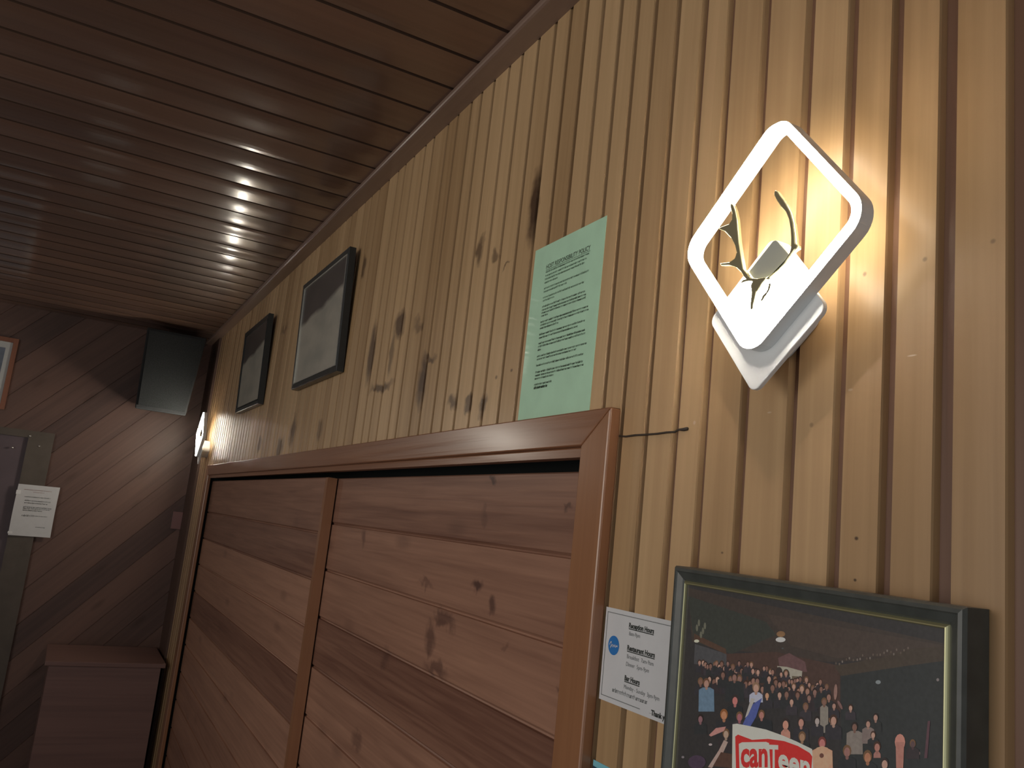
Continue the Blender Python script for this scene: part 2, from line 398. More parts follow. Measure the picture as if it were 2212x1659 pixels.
def wall_back():
    bm = bmesh.new(); tones = []
    a = math.radians(47)
    d = Vector((math.cos(a), 0, math.sin(a))); nrm = Vector((-math.sin(a), 0, math.cos(a)))
    c0 = P(-1.5, YB, -.6)
    prof = boards(-40, 40, .13, .0022, .003)
    tn = {}
    for (s, h, k), (s2, h2, k2) in zip(prof, prof[1:]):
        q = [c0 + nrm * s_ + d * l + Vector((0, h_, 0)) for s_, h_, l in ((s, h, -8), (s, h, 8), (s2, h2, 8), (s2, h2, -8))]
        flat(bm, q)
        tones.append(tn.setdefault(k2, random.random()))
    lay = bm.faces.layers.float.new('tone')
    bm.faces.ensure_lookup_table()
    for f, t in zip(bm.faces, tones): f[lay] = t
    for co, no in ((P(-5.5, YB, 0), (-1, 0, 0)), (P(1.0, YB, 0), (1, 0, 0)), (P(0, YB, ZF), (0, 0, -1)), (P(0, YB, CEIL + .03), (0, 0, 1))):
        bmesh.ops.bisect_plane(bm, geom=bm.verts[:] + bm.edges[:] + bm.faces[:], plane_co=co, plane_no=no, clear_outer=True)
    for f in bm.faces:
        if f.normal.y > 0: f.normal_flip()
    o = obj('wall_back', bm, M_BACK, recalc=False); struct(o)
wall_back()

bm = bmesh.new(); box(bm, P(-4.3, 3.6, ZF), P(-4.2, YB, CEIL)); struct(obj('wall_left_blocker', bm, plain('dark_stained_boards', (.10, .06, .045, 1), .5, noise=.3, nscale=5)))  # unseen partial wall, added to keep light off the far end
bm = bmesh.new(); box(bm, P(-5.5, -2.6, ZF) - Vector((0, 0, .05)), P(1.05, YB + .05, ZF))
struct(obj('floor', bm, M_FLOOR))

# crown trim along the top of the panelled wall
bm = bmesh.new()
prof = [(1.0, 1.45), (.935, 1.45), (.928, 1.4525), (.925, 1.457), (.925, 1.470), (.929, 1.476), (1.0, 1.476)]
a = [bm.verts.new(P(x, -1.0, z)) for x, z in prof]; b = [bm.verts.new(P(x, YB, z)) for x, z in prof]
bm.faces.new(a); bm.faces.new(b)
for i in range(len(prof)):
    j = (i + 1) % len(prof); bm.faces.new((a[i], a[j], b[j], b[i]))
struct(obj('trim_1', bm, M_CROWN))
# dark board added in place of the shaded wall strip at the corner
bm = bmesh.new(); box(bm, P(.982, 7.74, ZF), P(1.0, YB, 1.45)); struct(obj('trim_2', bm, M_CORNER))

# sliding partition: casing, track recess, two plank panels
door = struct(thing('door_1', 'wide plank partition', 'door', P(1.0, 4.26, ZF)))
for k in ('label', 'category'): del door[k]
bm = bmesh.new()
HT, HB = .284, .206      # head casing top and bottom
JO, JI = 1.436, 1.540    # right casing board outer and inner edge
LO, LI = 7.10, 6.985
xf = .972                # casing face
# head board, mitred at the ends
pts = [(JO, HT), (LO, HT), (LI, HB), (JI, HB)]
prism(bm, [(p[0] * D, p[1] * D + EYE) for p in pts], xf * D, D)
obj('head_casing', bm, M_TRIM, door, bevel=.002)
bm = bmesh.new()
pts = [(JO, HT - .0004), (JI, HB), (JI, ZF), (JO, ZF)]
prism(bm, [(p[0] * D, p[1] * D + EYE) for p in pts], (xf - .001) * D, D)
obj('jamb_casing', bm, M_TRIMV, door, bevel=.003)
bm = bmesh.new()
pts = [(LO, HT), (LI, HB), (LI, ZF), (LO, ZF)]
prism(bm, [(p[0] * D, p[1] * D + EYE) for p in pts], xf * D, D)
obj('jamb_casing', bm, M_TRIMV, door, bevel=.003)
bm = bmesh.new(); box(bm, P(.989, 1.54, .185), P(1.03, LI, .2056))
box(bm, P(.985, 1.54, .183), P(.995, LI, .1885))
obj('head_stop', bm, M_TRIM, door)
# recess lining (black)
bm = bmesh.new()
box(bm, P(1.16, OY0, ZF), P(1.18, OY1, OZ)); box(bm, P(1.0, OY0, OZ - .004), P(1.16, OY1, OZ))
box(bm, P(1.0, OY0 - .01, ZF), P(1.16, OY0, OZ)); box(bm, P(1.0, OY1, ZF), P(1.16, OY1 + .01, OZ))
obj('track_recess', bm, M_VOID, door)
def plank_panel(y0, y1, x, ztop, lines, name='sliding_panel'):
    bm = bmesh.new(); tones = []
    zs = [ztop] + lines
    zs = [z for z in zs if z > ZF] + [ZF + .004]
    prof = []
    for i in range(len(zs) - 1):
        t, b_ = zs[i], zs[i + 1]
        prof += [(t - .004, x, i), (b_ + .010, x, i), (b_ + .002, x + .009, i), (b_ - .002, x + .007, i + 1)]
    prof = [(ztop, x + .004, 0)] + prof + [(zs[-1], x, len(zs))]
    tn = [random.random() for _ in range(len(zs) + 1)]
    for (z, xx, k), (z2, xx2, k2) in zip(prof, prof[1:]):
        flat(bm, [P(xx, y0, z), P(xx2, y0, z2), P(xx2, y1, z2), P(xx, y1, z)]); tones.append(tn[k])
    box(bm, P(x + .012, y0, ZF + .004), P(x + .035, y1, ztop)); tones += [.5] * 6
    box(bm, P(x + .002, y0, ZF + .004), P(x + .012, y0 + .002, ztop)); tones += [.9] * 6
    o = obj(name, bm, M_PANEL, door, recalc=True); tone_attr(o, tones); return o
pan = plank_panel(1.46, 4.7, 1.062, .163, [-.038 - .2015 * i for i in range(16)])
pan2 = plank_panel(3.68, 6.99, 1.018, .163, [-.085 - .2015 * i for i in range(16)])
bm = bmesh.new(); box(bm, P(1.012, 3.655, ZF + .004), P(1.055, 3.69, .161))
obj('edge_stile', bm, M_TRIMV, pan2)

# door beside the far wall, mostly in the dark
dr = struct(thing('door_2', 'x', 'x', P(-.75, YB, ZF)))
for k in ('label', 'category'): del dr[k]
bm = bmesh.new(); box(bm, P(-1.30, YB - .012, ZF), P(-.345, YB, .37)); obj('door_leaf', bm, M_DOOR, dr)
bm = bmesh.new(); box(bm, P(-.345, YB - .035, ZF), P(-.155, YB, .43)); box(bm, P(-1.48, YB - .035, .37), P(-.345, YB, .43)); box(bm, P(-1.48, YB - .035, ZF), P(-1.30, YB, .37))
cas = obj('casing', bm, plain('near_black_casing', (.11, .088, .07, 1), .5, noise=.15, nscale=12), dr)
for px, py in ((65, 942), (27, 967), (85, 964)):  # small bright metal dots on the dark casing
    c = (px - 1106.0, py - 829.5, FPX); r = [sum(R[i][j] * c[j] for j in range(3)) for i in range(3)]
    k = (YB - .037) / r[1]; bm = bmesh.new()
    bmesh.ops.create_uvsphere(bm, u_segments=12, v_segments=8, radius=.006, matrix=Matrix.Translation(P(r[0] * k, r[1] * k, r[2] * k)))
    obj('bright_dot', bm, M_DOT, cas, smooth=True)

# ------------------------------------------------------------------ diamond wall lamps
LAMPS = 'diamond deer wall lamps on the panelled wall'
XF, XB = .907, .932                       # front and back of the ring
CY, CZ = 1.048 * XF, .5645 * XF           # ring centre
ROT = math.radians(5.6)
def dia(cy, cz, half, r, n=8, rot=ROT):
    return [(p[0] * D, p[1] * D + EYE) for p in diamond(cy, cz, half, r, rot, n)]
lamp = thing('wall_lamp', 'large lit white diamond wall lamp with gold deer antlers, nearest the camera', 'wall lamp', P(1.0, 1.03, .41), LAMPS)
HALF = .2035
o_out, o_in = dia(CY, CZ, HALF, .040), dia(CY, CZ, HALF - .0045, .038)
bm = bmesh.new(); ring_prism(bm, o_out, o_in, XF * D, XB * D)
obj('ring_housing', bm, M_HOUSE, lamp)
bm = bmesh.new(); ring_prism(bm, dia(CY, CZ, HALF - .0050, .0375), dia(CY, CZ, HALF - .0200, .024), (XF - .0045) * D, (XB - .002) * D)
def acryl_faces(o):
    for p in o.data.polygons:      # the diffuser front is brightest, its sides glow, its back is covered
        c = p.center; off = Vector((c.y + o.parent.location.y - CY * D, c.z + o.parent.location.z - EYE - CZ * D))
        outward = off.x * p.normal.y + off.y * p.normal.z > 0      # the rim that stands proud of the housing
        p.material_index = 0 if p.normal.x < -.5 or (outward and o.name.startswith('light_ring')) else (2 if p.normal.x > .5 else 1)
acryl_faces(obj('light_ring', bm, [M_ACRYL, M_ACRYLS, M_ACRYLB], lamp))
# mounting plate: a smaller diamond set in the lower corner of the ring
BX0, BX1 = .932, .941
pcy, pcz = 1.034 * .938, .4135 * .938
bm = bmesh.new(); prism(bm, dia(pcy, pcz,   .1375 * .938, .016), BX0 * D, BX1 * D)
obj('back_plate', bm, M_HOUSE, lamp, bevel=.0008)
bm = bmesh.new(); prism(bm, dia(pcy + .012, pcz + .010, .082, .03), BX1 * D, .9985 * D)
obj('wall_canopy', bm, M_HOUSE, lamp)
# lit acrylic block in the lower corner of the ring
def clip(poly, a, b_):
    """keep the part of poly left of line a->b"""
    out = []
    s = lambda p: (b_[0] - a[0]) * (p[1] - a[1]) - (b_[1] - a[1]) * (p[0] - a[0])
    for i in range(len(poly)):
        p, q = poly[i], poly[(i + 1) % len(poly)]
        sp, sq = s(p), s(q)
        if sp >= 0: out.append(p)
        if sp * sq < 0:
            t = sp / (sp - sq); out.append((p[0] + (q[0] - p[0]) * t, p[1] + (q[1] - p[1]) * t))
    return out
inner = diamond(CY, CZ, HALF - .0198, .0, ROT, 1)
cs = [inner[0], inner[2], inner[4], inner[6]]      # corners, counter-clockwise
blk = diamond(pcy / .938 * XF, pcz / .938 * XF, .1375 * XF, .012, ROT, 5)
for i in range(4): blk = clip(blk, cs[i], cs[(i + 1) % 4])
def lamp_pts(crop, x):     # outline points measured on the front of the lamp
    out = []
    for cx, cy in crop:
        w = W(1540 + cx * .229, 380 + cy * .229, x); out.append((w[1] * D, w[2] * D + EYE))
    return out
bm = bmesh.new(); prism(bm, [(p[0] * D, p[1] * D + EYE) for p in blk], (XF + .001) * D, (XB - .002) * D)
acryl_faces(obj('light_block', bm, [M_ACRYL, M_ACRYLS, M_ACRYLB], lamp))
XG = XF - .006
cap = lamp_pts([(565, 612), (590, 606), (612, 618), (722, 745), (690, 800), (640, 870), (560, 935), (500, 962), (430, 975), (380, 970), (335, 905)], XG)
bm = bmesh.new(); prism(bm, cap, XG * D, (XF + .0008) * D)
obj('face_cap', bm, M_STEEL, lamp, bevel=.0006)
deer = [
 ('antler', [(385, 985), (350, 950), (300, 880), (285, 790), (262, 640), (250, 510), (243, 420), (225, 325), (207, 280), (188, 262), (176, 282), (184, 320), (196, 365), (194, 415), (165, 458), (70, 494),
             (74, 507), (128, 530), (185, 590), (222, 660), (238, 725), (222, 780), (170, 818), (80, 828), (90, 850), (170, 848), (238, 872), (280, 912), (305, 955), (330, 985)]),
 ('antler', [(500, 978), (540, 950), (600, 905), (655, 848), (700, 790), (735, 730), (748, 680), (750, 600), (745, 510), (730, 420), (700, 345), (655, 300), (612, 235), (586, 180), (600, 136), (625, 148),
             (655, 190), (690, 240), (718, 285), (752, 350), (778, 450), (792, 560), (796, 640), (818, 660), (822, 690), (790, 705), (740, 772), (700, 832), (630, 900), (570, 950), (545, 985)]),
 ('deer_head', [(270, 1022), (300, 985), (345, 972), (385, 968), (440, 972), (510, 962), (516, 975), (484, 1012), (462, 1050), (442, 1086), (428, 1095), (416, 1140), (398, 1220), (394, 1258), (380, 1272), (366, 1258), (370, 1200),
                (380, 1100), (374, 1060), (372, 1035), (388, 1000), (360, 997), (320, 1003)]),
 ('ear', [(545, 1016), (564, 1020), (558, 1060), (548, 1086), (524, 1122), (476, 1192), (467, 1178), (490, 1130), (516, 1104), (534, 1075)])]
for nm, pts in deer:
    bm = bmesh.new(); prism(bm, lamp_pts(pts, XG - .004), (XG - .008) * D, ((XF + .001) if nm == 'ear' else (XG + .0004)) * D)
    o = obj(nm, bm, M_GOLD, lamp, bevel={'antler': .0015, 'deer_head': .0008, 'ear': .0003}[nm])
    o.modifiers['bevel'].segments = 3

def copy_tree(o, parent=None):
    c = o.copy(); COL.objects.link(c); c.parent = parent
    for ch in list(o.children): copy_tree(ch, c)
    return c
far = copy_tree(lamp)
far.location = lamp.location + Vector((0, (7.35 - 1.048 * XF) * D, .03 * D))
far['label'] = 'small lit white wall lamp seen almost edge-on, at the far end of the panelled wall'

# ------------------------------------------------------------------ papers and notices
def text_mesh(s, size, bold=0.0):
    cu = bpy.data.curves.new('t', 'FONT'); cu.body = s; cu.size = size; cu.offset = bold; cu.resolution_u = 3
    o = bpy.data.objects.new('t', cu); COL.objects.link(o)
    bpy.context.view_layer.update()
    me = bpy.data.meshes.new_from_object(o.evaluated_get(bpy.context.evaluated_depsgraph_get()))
    vs = [v.co.copy() for v in me.vertices]; fs = [list(p.vertices) for p in me.polygons]
    bpy.data.objects.remove(o); bpy.data.curves.remove(cu); bpy.data.meshes.remove(me)
    return vs, fs
def put_text(bm, s, size, mapf, mi, bold=0.0, width=None):
    vs, fs = text_mesh(s, size, bold)
    if not vs: return 0
    x0 = min(v.x for v in vs); x1 = max(v.x for v in vs)
    k = (width / (x1 - x0)) if width else 1.0
    nv = [bm.verts.new(mapf((v.x - x0) * k, v.y)) for v in vs]
    for f in fs:
        try:
            q = bm.faces.new([nv[i] for i in f]); q.material_index = mi
        except ValueError: pass
    return (x1 - x0) * k
def scribble(bm, x, y, length, h, mapf, mi, rnd, density=.75):
    """a line of small illegible print: letter-sized strokes gathered into words"""
    u = x
    while u < x + length:
        wl = rnd.choice((2, 3, 4, 5, 6, 7, 8)) * h * .62
        e = min(u + wl, x + length)
        while u < e:
            a = h * rnd.choice((.7, .7, .75, 1.05)); lw = h * .17
            kind = rnd.random()
            for (xa, ya, xb, yb) in ([(u, 0, u + lw, a), (u, h * .55, u + h * .42, h * .7)] if kind < .5 else [(u, 0, u + lw, a), (u + h * .3, 0, u + h * .3 + lw, h * .7), (u, 0, u + h * .4, h * .14)]):
                f = bm.faces.new([bm.verts.new(mapf(p, y + q)) for p, q in ((xa, ya), (xb, ya), (xb, yb), (xa, yb))]); f.material_index = mi
            u += h * .58
        u = e + h * .55
def sheet(bm, y0, y1, z0, z1, x, curl=0.0, n=6, t=.0006):
    """thin sheet on the wall; y0 is the left edge seen from the room (greater Y)"""
    g = []
    for i in range(n + 1):
        row = []
        for j in range(n + 1):
            u, v = i / n, j / n
            xx = x - curl * ((2 * u - 1) ** 2) * .5 - curl * (1 - v) ** 3
            row.append((bm.verts.new((xx, y0 + (y1 - y0) * u, z0 + (z1 - z0) * v)), bm.verts.new((xx + t, y0 + (y1 - y0) * u, z0 + (z1 - z0) * v))))
        g.append(row)
    for i in range(n):
        for j in range(n):
            for s in (0, 1): bm.faces.new((g[i][j][s], g[i+1][j][s], g[i+1][j+1][s], g[i][j+1][s]))
    for i in range(n):
        for (a, b_) in (((i, 0), (i + 1, 0)), ((i, n), (i + 1, n)), ((0, i), (0, i + 1)), ((n, i), (n, i + 1))):
            bm.faces.new((g[a[0]][a[1]][0], g[b_[0]][b_[1]][0], g[b_[0]][b_[1]][1], g[a[0]][a[1]][1]))

# mint green policy sheet
XP = D - .00062
yl, yr = 1.898 * D, 1.561 * D; zt, zb = .754 * D + EYE, .289 * D + EYE
bm = bmesh.new(); sheet(bm, yl, yr, zb, zt, XP)
wdt, hgt = yl - yr, zt - zb
M_ = lambda u, v: (XP - .0003, yl - u * wdt, zb + v * hgt)      # 0..1 across, 0..1 up
rnd = random.Random(3)
def msize(v): return lambda a, b_: M_(a, b_)
def mtext(s, u, v, size, mi, bold=0, width=None):
    asp = hgt / wdt
    put_text(bm, s, size, lambda a, b_: M_(u + a, v + b_ / asp), mi, bold, width)
mtext('HOST RESPONSIBILITY POLICY', .205, .853, .050, 1, .0006, .62)
asp = hgt / wdt
f = flat(bm, [M_(.205, .8475), M_(.825, .8475), M_(.825, .845), M_(.205, .845)], 1)
L_ = [(.83, .60), (.808, .58), (.788, .56), (.768, .20), (.734, .62), (.715, .33), (.681, .57), (.663, .17), (.628, .60), (.609, .61), (.592, .62), (.575, .09),
      (.540, .66), (.522, .67), (.504, .26), (.469, .63), (.450, .55), (.418, .64), (.400, .66), (.381, .04), (.345, .68), (.328, .55), (.293, .66), (.255, .66), (.237, .67), (.219, .27)]
for i, (v, ln) in enumerate(L_):
    scribble(bm, .205, 0, ln, .0165, lambda a, b_, q=v: M_(a, q + b_ / asp), 1 if i > 7 else 2, rnd)
scribble(bm, .205, 0, .25, .0165, lambda a, b_: M_(a, .186 + b_ / asp), 1, rnd)
for dx in (0, .003): scribble(bm, .205, 0, .19, .022, lambda a, b_: M_(a + dx, .166 + b_ / asp), 1, rnd)
tag(obj('notice_sheet', bm, [M_MINT, M_INKD, M_INKM], recalc=False), 'mint green printed policy sheet on the wall just above the door head casing', 'notice')

# white hours notice
XN = D - .00062
c = [W(1312, 1311), W(1292, 1507)]
yl, yr = 1.4305 * D, 1.2155 * D; zt, zb = -.122 * D + EYE, -.299 * D + EYE
bm = bmesh.new(); sheet(bm, yl, yr, zb, zt, XN)
wdt, hgt = yl - yr, zt - zb; asp = hgt / wdt
N_ = lambda u, v: (XN - .0003, yl - u * wdt, zb + v * hgt)
# thin border
for (u0, v0, u1, v1) in ((.03, .945, 1, .953), (.03, .05, .62, .058), (.03, .05, .037, .953), (.75, .05, 1, .053)):
    flat(bm, [N_(u0, v0), N_(u1, v0), N_(u1, v1), N_(u0, v1)], 2)
def ntext(s, u, v, size, mi, bold=0, width=None, ul=False):
    w_ = put_text(bm, s, size, lambda a, b_: N_(u + a, v + b_ / asp), mi, bold, width)
    if ul: flat(bm, [N_(u, v - .018), N_(u + w_, v - .018), N_(u + w_, v - .008), N_(u, v - .008)], mi)
ntext('Reception Hours', .375, .835, .06, 1, .0022, .36, True)
ntext('8am-9pm', .385, .755, .05, 2, 0, .16)
ntext('Restaurant Hours', .375, .60, .06, 1, .0022, .395, True)
ntext('Breakfast  7am-9am', .38, .515, .05, 2, 0, .38)
ntext('Dinner  5pm-9pm', .375, .435, .05, 2, 0, .33)
ntext('Bar Hours', .37, .285, .06, 1, .0022, .22, True)
ntext('Monday - Sunday  3pm-9pm', .37, .20, .05, 2, 0, .50)
scribble(bm, .20, 0, .50, .036, lambda a, b_: N_(a, .125 + b_ / asp), 2, rnd)
ntext('Thank you', .775, .04, .06, 1, .0022, .235)
el = [(.165 + .085 * math.cos(t * math.pi / 16), .605 + .085 / asp * math.sin(t * math.pi / 16)) for t in range(32)]
f = bm.faces.new([bm.verts.new(N_(*p)) for p in el]); f.material_index = 3
# hand-lettered white squiggle across the round emblem
sq = [(.10, .60), (.115, .63), (.135, .635), (.125, .60), (.118, .57), (.135, .595), (.15, .612), (.155, .585), (.17, .61), (.18, .59), (.19, .615), (.20, .59), (.215, .61), (.225, .60), (.23, .615)]
for (a, b_), (a2, b2) in zip(sq, sq[1:]):
    q = [N_(a, b_ - .006), N_(a2, b2 - .006), N_(a2, b2 + .008), N_(a, b_ + .008)]
    flat(bm, [(p[0] - .0003, p[1], p[2]) for p in q], 4)
tag(obj('notice_sheet', bm, [M_WHITEP, M_INK, M_INKG, M_BLUE, M_WHITEP], recalc=False), 'white opening-hours notice with round blue emblem, beside the large photo frame', 'notice')

# corner of a blue poster
yl, yr = 1.4315 * D, 1.205 * D; zt, zb = -.4135 * D + EYE, -.72 * D + EYE
bm = bmesh.new(); sheet(bm, yl, yr, zb, zt, XN)
Bq = lambda u, v: (XN - .0003, yl - u * (yl - yr), zb + v * (zt - zb))
flat(bm, [Bq(.0, .0), Bq(1, 0), Bq(1, .93), Bq(.0, .965)], 1)
tag(obj('poster', bm, [M_CYAN, M_NAVY], recalc=False), 'blue poster corner low on the panelled wall, left of the large photo frame', 'poster')

# white notice on the far door casing
x0, x1, z0, z1 = -.345, -.035, -.446, -.022
bm = bmesh.new()
yy = (YB - .042) * D
g = []
nx, nz = 6, 8
for i in range(nx + 1):
    for j in range(nz + 1):
        u, v = i / nx, j / nz
        bend = .010 * (1 - u) ** 2
        g.append(bm.verts.new((P(x0 + (x1 - x0) * u - .003 * math.sin(v * 3), 0, 0).x, yy - bend, P(0, 0, z0 + (z1 - z0) * v + .004 * u).z)))
for i in range(nx):
    for j in range(nz):
        bm.faces.new((g[i*(nz+1)+j], g[(i+1)*(nz+1)+j], g[(i+1)*(nz+1)+j+1], g[i*(nz+1)+j+1]))
K_ = lambda u, v: ((x0 + (x1 - x0) * u) * D, yy - .0105 * (1 - u) ** 2 - .0007, (z0 + (z1 - z0) * v + .004 * u) * D + EYE)
kasp = (z1 - z0) / (x1 - x0)
for (u, v, ln, h, mi) in ((.16, .895, .66, .026, 2), (.38, .855, .26, .022, 2), (.2, .755, .6, .03, 1), (.22, .68, .6, .034, 1), (.22, .635, .55, .034, 1), (.22, .555, .66, .036, 1), (.22, .525, .64, .036, 1), (.22, .49, .45, .036, 1),
                          (.22, .38, .28, .05, 1), (.52, .395, .3, .02, 1), (.6, .18, .22, .02, 3)):
    scribble(bm, u, 0, ln, h, lambda a, b_, q=v: K_(a, q + b_ / kasp), mi, rnd)
note = obj('notice_sheet', bm, [M_WHITEP, M_INKG, M_INKR, M_INKG], recalc=False)
so = note.modifiers.new('sheet', 'SOLIDIFY'); so.thickness = .0006; so.offset = 1
tag(note, 'white printed notice with red heading on the far door frame', 'notice')
for v0, v1 in ((.80, .88), (.03, .075)):  # white glossy strips added as glints along the paper's edge
    bm = bmesh.new()
    flat(bm, [tuple(Vector(K_(a, b_)) + Vector((-.002, -.001, 0))) for a, b_ in ((-.01, v0), (.10, v0), (.10, v1), (-.01, v1))])
    tp = obj('glint_strip', bm, M_GLINT, note); sd = tp.modifiers.new('t', 'SOLIDIFY'); sd.thickness = .0004

# thin dark wire across the boards
bm = bmesh.new()
pts = [W(1338, 942, .9975), W(1352, 943, .997), W(1372, 940, .9965), W(1392, 939, .997), W(1420, 937, .9965), W(1440, 934, .997), W(1458, 933, .9965), W(1466, 928, .997), W(1476, 928, .9965), W(1485, 926, .997)]
pts = [P(*p) for p in pts]
rings = []
for k, p in enumerate(pts):
    r = .0014 if k < len(pts) - 2 else .0022
    rings.append([bm.verts.new(p + Vector((r * math.cos(t * math.pi / 3), 0, r * math.sin(t * math.pi / 3)))) for t in range(6)])
for a, b_ in zip(rings, rings[1:]):
    for t in range(6): bm.faces.new((a[t], a[(t+1) % 6], b_[(t+1) % 6], b_[t]))
bm.faces.new(rings[0]); bm.faces.new(rings[-1])
tag(obj('wire', bm, M_WIRE, smooth=True), 'thin dark wire running from the door casing across the boards', 'wire')

# ------------------------------------------------------------------ large framed group photograph
XFR = .9585                      # front of the frame
fy0, fy1 = .637, 1.172           # right and left outer edges
fzt, fzb = -.0225, -.47
root = thing('picture_frame', 'large deep dark framed group photo below the near wall lamp', 'picture', P(1.0, (fy0 + fy1) / 2, fzb))
tilt = .009                      # the frame hangs a touch low on its right
def FP(x, y, z):
    return P(x, y, z + (y - fy1) * tilt)
def frame_ring(bm, prof, y0, y1, z0, z1):
    """mitred moulding: prof = [(inset, x)] swept round the rectangle"""
    loops = []
    for ins, x in prof:
        loops.append([bm.verts.new(FP(x, y, z)) for y, z in ((y0 + ins, z0 + ins), (y1 - ins, z0 + ins), (y1 - ins, z1 - ins), (y0 + ins, z1 - ins))])
    for a, b_ in zip(loops, loops[1:] + loops[:1]):
        for i in range(4):
            j = (i + 1) % 4; bm.faces.new((a[i], a[j], b_[j], b_[i]))
bm = bmesh.new()
frame_ring(bm, [(0, .999), (0, .958), (.003, .9525), (.008, .9515), (.010, .9535), (.020, .9575), (.0235, .960), (.025, .962), (.025, .985), (.002, .999)], fy0, fy1, fzb, fzt)
obj('moulding', bm, M_FRAME, root)
bm = bmesh.new()
frame_ring(bm, [(.0230, .9600), (.0246, .9578), (.0262, .9562), (.0274, .9558), (.0284, .9566), (.0290, .9590), (.0290, .9625), (.0230, .9625)], fy0, fy1, fzb, fzt)
obj('gilt_slip', bm, M_GILT, root)
# the photograph itself
XPH = .9610
bm = bmesh.new(); ink = []
Ls = 0
def px1(x, y): return (1460 + x * .2164, 1300 + y * .2164)
def px2(x, y): return (1780 + x * .2165, 1300 + y * .2164)
LIFT = [0]
lim = (fy0 + .027, fy1 - .027, fzb + .027, fzt - .027)
def pflat(pts_px, c):
    LIFT[0] += 1
    x = XPH - LIFT[0] * 1.2e-6
    v = []
    for p in pts_px:
        w = W(p[0], p[1], x)
        z_ = w[2] - (w[1] - fy1) * tilt
        y_ = min(max(w[1], lim[0]), lim[1]); z_ = min(max(z_, lim[2]), lim[3])
        v.append(bm.verts.new(FP(x, y_, z_)))
    try: bm.faces.new(v)
    except ValueError: return
    ink.append(c)
PK = 2.3                        # print reflectance for the tones the photo shows under the dim room light
def pc(r, g, b):
    c = srgb(r, g, b); return tuple(min(.9, v * PK) for v in c[:3]) + (1.0,)
def ell(cx, cy, rx, ry, c, f=px1, n=12, rot=0.0):
    pts = []
    for t in range(n):
        a = 2 * math.pi * t / n; u, v = rx * math.cos(a), ry * math.sin(a)
        pts.append(f(cx + u * math.cos(rot) - v * math.sin(rot), cy + u * math.sin(rot) + v * math.cos(rot)))
    pflat(pts, c)
def poly(pts, c, f=px1): pflat([f(*p) for p in pts], c)
w0 = [FP(XPH, y, z) for y, z in ((lim[0], lim[2]), (lim[1], lim[2]), (lim[1], lim[3]), (lim[0], lim[3]))]
bm.faces.new([bm.verts.new(p) for p in w0]); ink.append(pc(48, 46, 46))
# room in the photograph: ceiling, walls, dark window side, low ceiling beam
poly([(120, -140), (2700, 420), (2700, 560), (1500, 600), (1000, 520), (520, 480), (160, 400)], pc(58, 51, 47))
poly([(120, -60), (900, 200), (1000, 330), (560, 520), (180, 400)], pc(51, 53, 49))
poly([(900, 120), (2700, 440), (2700, 520), (1600, 560), (1150, 440)], pc(64, 55, 50))
poly([(480, 520), (1000, 500), (1640, 640), (1640, 1100), (480, 900)], pc(66, 51, 46))
poly([(170, 740), (820, 640), (1190, 590), (1180, 1659), (170, 1659)], pc(45, 47, 47), px2)
poly([(100, 640), (560, 560), (860, 470), (1190, 440), (1190, 590), (820, 640), (170, 740)], pc(62, 54, 47), px2)
poly([(190, 420), (505, 520), (505, 660), (180, 620)], pc(66, 66, 68))
poly([(180, 315), (500, 470), (505, 525), (180, 380)], pc(72, 55, 46))
r3 = random.Random(11)
for i in range(22):
    ell(120 + i * 34 + r3.uniform(-8, 8), 610 - i * 6.5 + r3.uniform(-25, 25), 8, 14, pc(*(r3.choice(((92, 82, 74), (80, 70, 62), (104, 96, 90))))), px2, 6)
for x_, y_ in ((210, 260), (230, 210), (270, 290), (290, 240), (250, 330)): ell(x_, y_, 12, 36, pc(92, 92, 80), n=8)
ell(207, 392, 26, 16, pc(196, 180, 152)); ell(1045, 378, 50, 26, pc(198, 186, 166)); ell(1048, 322, 44, 30, pc(120, 92, 66)); ell(1065, 465, 10, 8, pc(70, 72, 74))
ell(540, 802, 26, 20, pc(112, 118, 120), px2); ell(1135, 778, 14, 16, pc(112, 104, 104), px2); ell(938, 1512, 22, 22, pc(112, 94, 92), px2)
# reddish picture and white poster on the far wall
poly([(1020, 560), (1130, 510), (1290, 600), (1310, 700), (1040, 690)], pc(88, 66, 66))
poly([(1010, 640), (1110, 650), (1262, 692), (1250, 800), (1150, 860), (1060, 800)], pc(140, 136, 124))
ell(1100, 730, 36, 60, pc(50, 46, 44)); poly([(1160, 740), (1230, 745), (1225, 800), (1155, 810)], pc(88, 80, 66)); ell(1030, 700, 34, 50, pc(55, 48, 46))
SK = [(148, 116, 104), (132, 100, 88), (120, 92, 84), (158, 126, 112), (112, 84, 74)]
HAIR = [(44, 36, 34), (62, 44, 36), (96, 72, 52), (50, 42, 40)]
DARK = [(44, 45, 46), (48, 46, 50), (54, 50, 54), (50, 44, 46)]
def person(x, y, s, f=px1, skin=None, body=None, hair=None, bw=2.2, bh=5.0):
    sk = skin or r3.choice(SK); bd = body or r3.choice(DARK); hr = hair or r3.choice(HAIR)
    poly([(x - s * bw * .45, y + s * 1.2), (x + s * bw * .45, y + s * 1.2), (x + s * bw * .95, y + s * 1.9), (x + s * bw, y + s * bh), (x - s * bw, y + s * bh), (x - s * bw * .95, y + s * 1.9)], pc(*bd), f)
    ell(x, y - s * .2, s * 1.02, s * 1.45, pc(*hr), f)
    ell(x, y + s * .15, s * .72, s * 1.15, pc(*sk), f)
    ell(x, y + s * 1.45, s * .4, s * .5, pc(*[int(v * .9) for v in sk]), f, 8)
for i in range(46):             # far rows
    person(240 + i * 28 + r3.uniform(-10, 10), 640 + max(0, i - 16) * 7 + r3.uniform(-34, 60), r3.uniform(17, 22))
